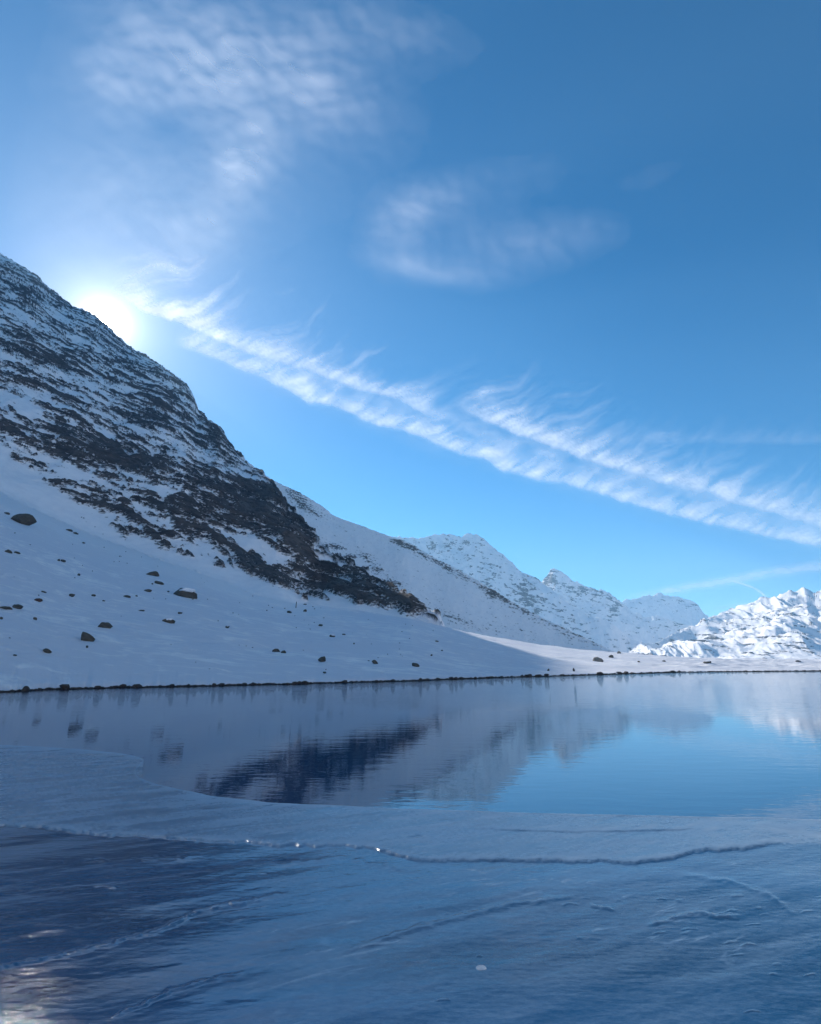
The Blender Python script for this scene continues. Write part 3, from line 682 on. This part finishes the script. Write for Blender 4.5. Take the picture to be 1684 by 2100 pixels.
BOULD = [  # px centre, py centre, w, h (pixels), style, label
    (37, 1063, 45, 20, 'lf', 'long lichen-green boulder high on the left, largest rock below the cliff foot'),
    (12, 1052, 10, 4, 'n', 'small stone just above the long lichen-green boulder at the left edge'),
    (14, 1130, 14, 6, 'n', 'flat dark stone at the left edge, below the long lichen-green boulder'),
    (33, 1133, 12, 4, 'n', 'small flat stone just right of the flat dark stone at the left edge'),
    (118, 1148, 7, 4, 'n', 'left stone of the tiny pair halfway up the left snow slope'),
    (128, 1150, 10, 5, 'n', 'right stone of the tiny pair halfway up the left snow slope'),
    (160, 1178, 7, 5, 'n', 'lone small round stone right of the tiny pair on the left slope'),
    (170, 1113, 7, 3, 'n', 'tiny stone on smooth snow just below the left end of the cliffs'),
    (140, 1087, 14, 4, 'n', 'thin tilted slab poking from snow under the left end of the cliffs'),
    (153, 1093, 12, 4, 'n', 'thin lower slab beside the tilted slab under the left cliffs'),
    (309, 1176, 28, 10, 'n', 'wide wedge-shaped boulder above the big snow-topped boulder'),
    (324, 1195, 20, 6, 'n', 'thin dark slab between the wedge-shaped boulder and the snow-topped boulder'),
    (311, 1197, 5, 3, 'n', 'tiny stone touching the left end of the thin dark slab'),
    (301, 1211, 16, 6, 'n', 'flat stone left of the big snow-topped boulder'),
    (375, 1215, 50, 21, 'cap', 'big rounded olive boulder with a patch of snow on top'),
    (344, 1213, 6, 3, 'n', 'tiny stone touching the left side of the snow-topped boulder'),
    (259, 1223, 14, 5, 'n', 'flat oval stone left of the snow-topped boulder and a little lower'),
    (279, 1222, 5, 3, 'n', 'tiny stone right of the flat oval stone on the mid-left slope'),
    (191, 1221, 10, 5, 'n', 'small dark stone midway between the reddish stone and the flat oval stone'),
    (144, 1221, 11, 6, 'n', 'small rounded stone right of the reddish stone on the left slope'),
    (76, 1231, 15, 6, 'red', 'reddish flat stone on the left slope'),
    (88, 1214, 10, 3, 'n', 'thin stone just above the reddish flat stone'),
    (211, 1232, 7, 3, 'n', 'tiny flat stone below the small dark stone on the mid-left slope'),
    (32, 1245, 20, 8, 'n', 'dark flat boulder right of the one cut by the left edge'),
    (7, 1247, 20, 6, 'n', 'dark flat boulder cut by the left edge of the photo'),
    (70, 1269, 7, 5, 'n', 'small round stone above the jagged upright boulder to its left'),
    (1, 1268, 6, 5, 'n', 'small stone at the left edge under the pair of dark flat boulders'),
    (367, 1257, 10, 4, 'n', 'small stone in a pale snow patch below the snow-topped boulder'),
    (289, 1252, 14, 3, 'n', 'thin stone in a pale snow drift left of and below the snow-topped boulder'),
    (343, 1273, 27, 9, 'cap', 'flat boulder with a dusting of snow below the snow-topped boulder'),
    (212, 1283, 27, 11, 'n', 'flat olive boulder above and right of the jagged upright boulder'),
    (178, 1307, 25, 19, 'jag', 'jagged upright boulder on the lower left slope'),
    (177, 1327, 5, 5, 'n', 'tiny stone directly below the jagged upright boulder'),
    (93, 1336, 18, 8, 'n', 'wedge-shaped stone low on the left slope near the lake'),
    (29, 1345, 7, 3, 'n', 'tiny stone low on the left slope, left of the wedge-shaped stone'),
    (465, 1286, 9, 5, 'cap', 'lone small stone with snow on it, midway between left boulders and pointed boulder'),
    (624, 1252, 11, 6, 'n', 'small boulder just right of the wooden post'),
    (593, 1255, 11, 5, 'n', 'small flat stone just left of the wooden post'),
    (625, 1239, 9, 3, 'n', 'thin stone at the foot of the cliffs above the small boulder by the post'),
    (657, 1282, 11, 5, 'n', 'small stone alone below the wooden post and to its right'),
    (681, 1304, 13, 6, 'cap', 'snow-dusted stone left in the pair on the middle slope'),
    (705, 1301, 8, 3, 'n', 'thin stone right in the pair on the middle slope'),
    (565, 1334, 18, 7, 'n', 'larger left stone of the close pair left of the pointed boulder'),
    (581, 1337, 12, 6, 'n', 'smaller right stone of the close pair left of the pointed boulder'),
    (659, 1353, 17, 12, 'jag', 'pointed boulder above the lake in the middle of the slope'),
    (768, 1358, 15, 9, 'n', 'squarish tilted boulder right of the pointed boulder'),
    (756, 1355, 5, 2, 'n', 'tiny stone left of the squarish tilted boulder'),
    (852, 1364, 18, 8, 'n', 'smooth oval boulder right of the squarish tilted boulder'),
    (665, 1380, 8, 4, 'n', 'tiny stone between the pointed boulder and the waterline'),
    (726, 1320, 4, 3, 'n', 'tiny dark dot of stone right of the snow-dusted pair'),
    (896, 1315, 9, 3, 'n', 'thin stone high on the slope above and right of the smooth oval boulder'),
    (885, 1344, 5, 4, 'n', 'tiny stone above the smooth oval boulder'),
    (906, 1334, 5, 3, 'n', 'tiny flat stone between the thin stone and the one above the oval boulder'),
    (1228, 1353, 22, 10, 'pale', 'large pale angular boulder on the shaded right shore below the sunlit crest'),
    (1254, 1346, 12, 6, 'n', 'dark boulder just above and right of the large pale angular boulder'),
    (1270, 1338, 8, 5, 'pale', 'small pale boulder on the sunlit crest above the right shore'),
    (1311, 1357, 6, 3, 'n', 'left of two tiny stones in the shaded snow right of the pale boulder'),
    (1363, 1356, 7, 3, 'n', 'right of two tiny stones in the shaded snow right of the pale boulder'),
    (1453, 1358, 15, 5, 'cap', 'low snowy rock where the shadow ends on the right shore'),
    (1638, 1356, 9, 3, 'n', 'low dark stone on the sunlit right shore near the photo edge'),
    (1125, 1374, 5, 5, 'n', 'small stone standing just above the waterline right of centre'),
    (1177, 1374, 5, 7, 'n', 'narrow upright stone just above the waterline right of centre'),
]
VAR = [rock_mesh('boulder', 100 + i, sub=2, pts=18) for i in range(12)]
VART = [rock_mesh('boulder', 200 + i, sub=1, pts=14) for i in range(8)]
def with_mat(me, mat):
    m2 = me.copy(); m2.materials.clear(); m2.materials.append(mat); return m2
for i, (bx, by, w, h, st_, lab) in enumerate(BOULD):
    xx, yy, zz, r = hit(bx, by + h * 0.42)
    m_per = math.hypot(r, 0) / F * 1.02
    W, Hh = w * m_per * .84, h * m_per * .82
    base = VAR[(i * 5) % len(VAR)] if w > 11 else VART[(i * 3) % len(VART)]
    if st_ == 'jag': base = rock_mesh('boulder', 301 + i, pts=9, sub=2, rough=.03)
    me = with_mat(base, {'red': M_REDSTONE, 'pale': M_PALE}.get(st_, M_BOULDER))
    o = bpy.data.objects.new('boulder', me); COL.objects.link(o)
    o.location = (xx, yy + W * .25, zz - Hh * .35)
    o.scale = (W * 1.05, W * 0.8, Hh * 1.4)
    o.rotation_euler = (0, math.radians(rng.uniform(-4, 10)), rng.uniform(-.35, .35))
    o['label'] = lab; o['category'] = 'boulder' if w > 11 else 'stone'; o['group'] = 'boulders scattered on the snow slope'
    if st_ == 'cap':
        cm = base.copy(); cm.materials.clear(); cm.materials.append(M_CAP)
        c = bpy.data.objects.new('snow_cap', cm); COL.objects.link(c); c.parent = o
        c.location = (0.08, -0.06, 0.60); c.scale = (.66, .84, .45)

# stones along the waterline
SV = [with_mat(m, M_STONE) for m in VART]
def shore_pt(X):
    r = float(r_shore(np.array([X]))[0]); a = math.atan(X); return r * math.sin(a), r * math.cos(a), r
X = xof(-60); n = 0
BIG = {0: (1.3, .62), 1: (1.0, .36)}
while X < xof(1760) and n < 298:
    sx_, sy_, r = shore_pt(X)
    w = (0.15 + 0.50 * rng.random() ** 2.4) * (0.75 + r / 110); h = w * rng.uniform(.18, .5)
    lab = 'small dark wet stone in the long row along the far waterline'
    px_ = float(project(sx_, sy_, 0.1)[0])
    lit = px_ > 1400
    if lit: w *= .8; h *= .5
    if -8 < px_ < 6 and n not in BIG and not any(k == 'big' for k in BIG):
        BIG['big'] = 1; w, h = 1.25, .55; lab = 'biggest dark stone of the waterline, at the left edge of the lake'
    o = bpy.data.objects.new('shore_stone', SV[rng.randrange(len(SV))]); COL.objects.link(o)
    off = rng.uniform(-.15, .25)
    a = math.atan(X)
    o.location = (sx_ + off * math.sin(a), sy_ + off * math.cos(a), -h * .25)
    o.scale = (w, w * rng.uniform(.6, .9), h * 1.3); o.rotation_euler = (0, rng.uniform(-.1, .1), rng.uniform(0, 6.28))
    if not lab.startswith('biggest'):
        for lim, where in ((150, 'below the wedge-shaped stone'), (400, 'below the jagged upright boulder'), (620, 'below the close pair'), (900, 'below the pointed and oval boulders'),
                           (1170, 'left of the narrow upright stone'), (1410, 'below the large pale angular boulder'), (9999, 'on the sunlit shore at right')):
            if px_ < lim: lab = ('wide flat' if w > 3.2 * h else 'low' if w > 2.4 * h else 'lumpy') + (' large' if w > .6 else ' small') + ' dark stone of the waterline row, ' + where; break
    o['label'] = lab; o['category'] = 'stone'; o['group'] = 'stones along the far waterline'
    if lab.startswith('biggest'): del o['group']
    gap = w * rng.uniform(.75, 1.15) + (rng.random() < .2) * rng.uniform(.3, 1.5)
    # step along the arc (the shore swings away to the right)
    x2, y2, r2 = shore_pt(X + .002); ds = math.hypot(x2 - sx_, y2 - sy_)
    X += .002 * gap / max(ds, .02); n += 1
print('shore stones', n)

def rubble(name, pts, mat):
    """many little rocks joined: pts (x, y, z, size)"""
    base = [np.array([v_.co[:] for v_ in m.vertices]) for m in LOW]; faces = [np.array([p.vertices[:] for p in m.polygons]) for m in LOW]
    V, Fc, off = [], [], 0
    for (a, b, c, s_) in pts:
        k = rng.randrange(len(LOW)); an = rng.uniform(0, 6.28); ca, sa = math.cos(an), math.sin(an)
        q = base[k] * [s_, s_ * .8, s_ * rng.uniform(.4, .7)]
        q = np.stack([q[:, 0] * ca - q[:, 1] * sa + a, q[:, 0] * sa + q[:, 1] * ca + b, q[:, 2] + c - s_ * .12], 1)
        V.append(q); Fc.append(faces[k] + off); off += len(q)
    V = np.concatenate(V); Fc = np.concatenate(Fc)
    me = bpy.data.meshes.new(name); me.from_pydata(V.tolist(), [], Fc.tolist()); me.materials.append(mat)
    o = bpy.data.objects.new(name, me); COL.objects.link(o); o['kind'] = 'stuff'; return o
LOW = [rock_mesh('pebble', 500 + i, sub=0, pts=10) for i in range(6)]
pts = []
for _ in range(6000):
    X = xof(rng.uniform(-60, 1760)); sx_, sy_, r = shore_pt(X); a = math.atan(X); off = rng.gauss(0.05, .16)
    s_ = (.05 + .22 * rng.random() ** 2) * (0.7 + r / 120)
    pts.append((sx_ + off * math.sin(a), sy_ + off * math.cos(a), 0.0, s_))
o = rubble('shore_gravel', pts, M_STONE); o['label'] = 'dark gravel and pebbles between the stones of the far waterline'; o['category'] = 'gravel'
pts = []
for _ in range(420):
    qx, qy = rng.uniform(0, 900), rng.uniform(1060, 1390)
    if rng.random() > math.exp(-max(0, qy - low_bound(qx)) / 70) * 1.0 + .05 or qy < low_bound(qx): continue
    a, b, c, r = hit(qx, qy); pts.append((a, b, c, rng.uniform(1.2, 3.6) * r / F))
o = rubble('scree', pts, M_BOULDER); o['label'] = 'small fallen stones scattered on the snow below the cliffs'; o['category'] = 'scree'

# wooden marker post
xx, yy, zz, r = hit(607, 1247)
bm = bmesh.new()
hgt = 12.5 * r / F; rad = .10 * r / 150
bmesh.ops.create_cone(bm, cap_ends=True, segments=10, radius1=rad * 1.15, radius2=rad * .85, depth=hgt + .6)
for v_ in bm.verts: v_.co.z += hgt / 2 - .3; v_.co.x += .03 * v_.co.z
bmesh.ops.bevel(bm, geom=[e for e in bm.edges if e.calc_length() < .3], offset=.015, segments=1, affect='EDGES')
me = bpy.data.meshes.new('marker_post'); bm.to_mesh(me); bm.free(); me.materials.append(M_WOOD)
o = bpy.data.objects.new('marker_post', me); COL.objects.link(o); o.location = (xx, yy, zz)
o['label'] = 'thin dark wooden post upright in the snow at the foot of the cliffs'; o['category'] = 'post'

# white lump of snow frozen on the ice
X_, Y_ = unproj(988, 1996)
me = with_mat(VAR[3], M_CAP); o = bpy.data.objects.new('ice_lump', me); COL.objects.link(o)
o.location = (float(X_), float(Y_), .025); o.scale = (.085, .08, .012)
o['label'] = 'small white lump of snow lying on the blue ice near the bottom'; o['category'] = 'snow lump'

# ------------------------------------------------------------------ clouds (thin sheets of ice crystals, 4 km up)
CZ = 4000.0
def cloud(name, x0, x1, y0, y1, step, fn, label, cat, z=CZ, kind=None, group=None):
    gx, gy = np.meshgrid(np.arange(x0, x1 + step, step), np.arange(y0, y1 + step, step))
    d = np.clip(fn(gx, gy), 0, 1)
    X, te = ray(gx, gy); r = (z - CAM_H) / te; az = np.arctan(X)
    P = np.stack([r * np.sin(az), r * np.cos(az), r * 0 + z + 25 * fbm(gx / 60, gy / 60, 2, 7)], -1)
    o = grid_mesh(name, P, {'ice_amount': d}, M_CLOUD, kind=kind, keep=d > 0.012)
    o['label'] = label; o['category'] = cat
    if group: o['group'] = group
    return o
def strand(gx, gy, spine, up, seed, barb=1.0, soft=7.0, dens=0.55, lean=1.1):
    s_ = np.array(spine, float)
    sp = np.interp(gx, s_[:, 0], s_[:, 1]) + 5 * fbm(gx / 55, gx * 0, 3, seed)
    v_ = sp - gy
    lean = lean * (1 + .45 * fbm(gx / 160, gx * 0 + 1, 2, seed + 8))
    x0 = gx - np.maximum(v_, 0) * lean
    sp0 = np.interp(x0, s_[:, 0], s_[:, 1]) + 5 * fbm(x0 / 55, x0 * 0, 3, seed)
    v2 = np.where(v_ > 0, (sp0 - gy), v_)
    wv = 12 * fbm(gx / 70, gy / 70, 3, seed + 1)
    b = fbm((x0 + wv * .7) / 27, (gy + wv * .6) / 90, 6, seed + 2, .68)
    upw = up * (0.75 + 0.6 * fbm(x0 / 80, x0 * 0 + 2, 2, seed + 3)) * (0.8 + .9 * b)
    prof = sstep(-soft, soft * .8, v2) * np.exp(-np.maximum(v2, 0) / np.maximum(upw, 4))
    core = np.exp(-((v2 - 6) / 11) ** 2)
    bm_ = .55 + .9 * sstep(-.3, .5, fbm(gx / 120, gy / 200, 2, seed + 9))
    tx = 0.70 + barb * 0.75 * b * bm_ + .25 * fbm(gx / 9, gy / 6, 3, seed + 5)
    ends = sstep(s_[0, 0] - 5, s_[0, 0] + 70, gx)
    prof = np.clip(prof * 1.10 - .06, 0, 1)
    return np.clip(dens * prof * np.clip(tx, 0.05, 1.6) + dens * .35 * core * np.clip(.5 + 1.2 * b, 0, 1), 0, 1) * ends
def band_fn(gx, gy):
    a = strand(gx, gy, [(215, 590), (250, 606), (290, 630), (380, 664), (448, 693), (480, 707), (560, 735), (606, 750), (651, 763), (741, 797), (809, 812), (868, 842), (930, 862), (990, 905)], 32, 700, .85, 11, .70)
    a = a * (1 - .85 * sstep(800, 960, gx))
    a = np.clip(a * (1 + 1.3 * np.exp(-((gx - 320) / 130) ** 2)), 0, .95)
    b = strand(gx, gy, [(350, 700), (380, 709), (453, 736), (516, 763), (583, 790), (629, 817), (696, 831), (741, 858), (832, 880), (922, 916), (945, 930), (993, 936), (1026, 959), (1100, 982), (1161, 986), (1226, 1008), (1319, 1036), (1403, 1059), (1496, 1078), (1598, 1101), (1684, 1117), (1900, 1150), (2200, 1190)], 25, 720, .7, 11, .72)
    c = strand(gx, gy, [(925, 835), (960, 845), (1063, 885), (1189, 934), (1272, 959), (1365, 987), (1459, 1008), (1505, 1027), (1598, 1050), (1684, 1078), (1900, 1125), (2200, 1175)], 38, 740, .55, 12, .76)
    # thin veil between the strands
    mid = np.interp(gx, [300, 600, 900, 1300, 1684, 2200], [670, 770, 880, 990, 1075, 1170])
    veil = .22 * np.exp(-((gy - mid) / (26 + gx * .012)) ** 2) * sstep(380, 600, gx) * (.7 + .8 * fbm(gx / 50, gy / 22, 4, 760))
    f = 1 - (1 - a) * (1 - b) * (1 - c) * (1 - np.clip(veil, 0, 1))
    return f * (1 - sstep(2000, 2200, gx))
cloud('contrail', 200, 2200, 520, 1200, 3.0, band_fn, 'broad feathered double contrail running from the sun down to the right edge', 'contrail')

def tube_fn(pts, w, d, seed, i0=.2):
    p = np.array(pts, float)
    def f(gx, gy):
        best = np.full(gx.shape, 1e9); par = np.zeros(gx.shape); sd = np.zeros(gx.shape); tot = len(p) - 1
        for i, ((ax, ay), (bx, by)) in enumerate(zip(p[:-1], p[1:])):
            t = np.clip(((gx - ax) * (bx - ax) + (gy - ay) * (by - ay)) / ((bx - ax) ** 2 + (by - ay) ** 2), 0, 1)
            dd = np.hypot(gx - ax - t * (bx - ax), gy - ay - t * (by - ay)); m = dd < best
            best = np.where(m, dd, best); par = np.where(m, (i + t) / tot, par)
        ww = w[0] + (w[1] - w[0]) * par
        return d * np.exp(-(best / ww) ** 2) * sstep(0, i0, par) * (1 - sstep(.93, 1.0, par)) * (.75 + .5 * fbm(gx / 40, gy / 12, 3, seed))
    return f
cloud('contrail', 1220, 2000, 1080, 1250, 3.0, tube_fn([(1240, 1240), (1330, 1219), (1400, 1206), (1500, 1189), (1600, 1171), (1684, 1160), (1800, 1142), (1990, 1110)], (7, 10), .5, 770, .3),
      'long straight soft contrail low above the far mountains at right', 'contrail')
cloud('contrail', 1490, 1590, 1182, 1240, 1.5, tube_fn([(1496, 1189), (1515, 1195), (1534, 1201), (1548, 1207), (1560, 1214), (1569, 1223), (1576, 1235)], (2.6, 2.6), .5, 771, .1),
      'short thin curved contrail hooking down between two straight ones', 'contrail')
cloud('contrail', 1440, 1600, 1224, 1256, 1.5, tube_fn([(1455, 1250), (1500, 1243), (1540, 1238), (1585, 1231)], (3.5, 3), .35, 772, .4),
      'short faint contrail just above the small peak at right', 'contrail')

CIR1 = [(450, 240, 320, 230, -10, .13), (330, 60, 150, 80, 20, .20), (240, 175, 90, 50, 25, .28), (420, 165, 120, 70, 20, .24), (560, 100, 160, 60, 20, .22), (640, 200, 140, 60, 20, .20), (520, 300, 70, 60, -30, .26),
        (490, 360, 45, 50, -30, .25), (430, 430, 90, 60, -40, .24), (380, 520, 120, 60, -30, .22), (260, 420, 110, 100, 0, .14), (760, 60, 160, 50, 10, .16), (340, 260, 60, 30, 20, -.14), (270, 90, 60, 40, 20, .1), (130, 430, 100, 110, 0, .08), (180, 560, 160, 60, 0, .10)]
def cir1(gx, gy):
    w = 30 * fbm(gx / 160, gy / 160, 3, 790)
    t = .80 + .30 * fbm((gx * .82 + gy * .57 + w) / 420, (-gx * .57 + gy * .82 + w) / 30, 6, 791, .68) + .16 * fbm(gx / 120, gy / 120, 5, 792)
    f = sstep(-60, 60, gx) * (1 - sstep(1050, 1240, gx)) * sstep(-150, -60, gy)
    return np.clip(blobs(gx, gy, CIR1), 0, 1) * np.clip(t, 0.12, 1.4) * .75 * f - .004
cloud('cirrus_veil', -60, 1240, -150, 660, 3.0, cir1, 'thin wispy cirrus veil spreading over the upper left sky', 'cloud', z=CZ + 900, kind='stuff')
CIR2 = [(815, 470, 55, 70, 10, .30), (850, 548, 90, 22, 12, .26), (940, 560, 90, 26, 8, .18), (880, 410, 80, 40, -20, .18), (1000, 500, 150, 60, 0, .14), (1150, 490, 120, 44, -12, .14), (1000, 380, 200, 60, -15, .07), (1340, 360, 90, 30, -20, .05)]
def cir2(gx, gy):
    w = 20 * fbm(gx / 120, gy / 120, 3, 795)
    t = .8 + .30 * fbm((gx + w) / 320, (gy + w - .2 * gx) / 26, 6, 796, .68) + .2 * fbm(gx / 36, gy / 90, 5, 797, .6)
    return np.clip(blobs(gx, gy, CIR2), 0, 1) * np.clip(t, 0.15, 1.4) * .58 - .004
cloud('cirrus_patch', 640, 1540, 220, 700, 3.0, cir2, 'faint curled cirrus patch alone in the middle of the sky', 'cloud', z=CZ + 900, kind='stuff')

# ------------------------------------------------------------------ haze
me = bpy.data.meshes.new('haze'); bm = bmesh.new(); bmesh.ops.create_cube(bm, size=2)
for v_ in bm.verts: v_.co = Vector((v_.co.x * 5000, v_.co.y * 5000, (v_.co.z + 1) / 2 * 802.6 - 2.6))
bm.to_mesh(me); bm.free()
hm, nt = new_mat('haze')
pv = N(nt, 'ShaderNodeVolumePrincipled', i={'Color': (0.42, 0.72, 1.0, 1), 'Density': 1.5e-4, 'Anisotropy': 0.2})
ou = N(nt, 'ShaderNodeOutputMaterial'); L(nt, pv.outputs[0], ou.inputs['Volume'])
me.materials.append(hm); o = bpy.data.objects.new('haze', me); COL.objects.link(o); o['kind'] = 'stuff'
print('top of land', max(v.co.z for v in mount_o.data.vertices))
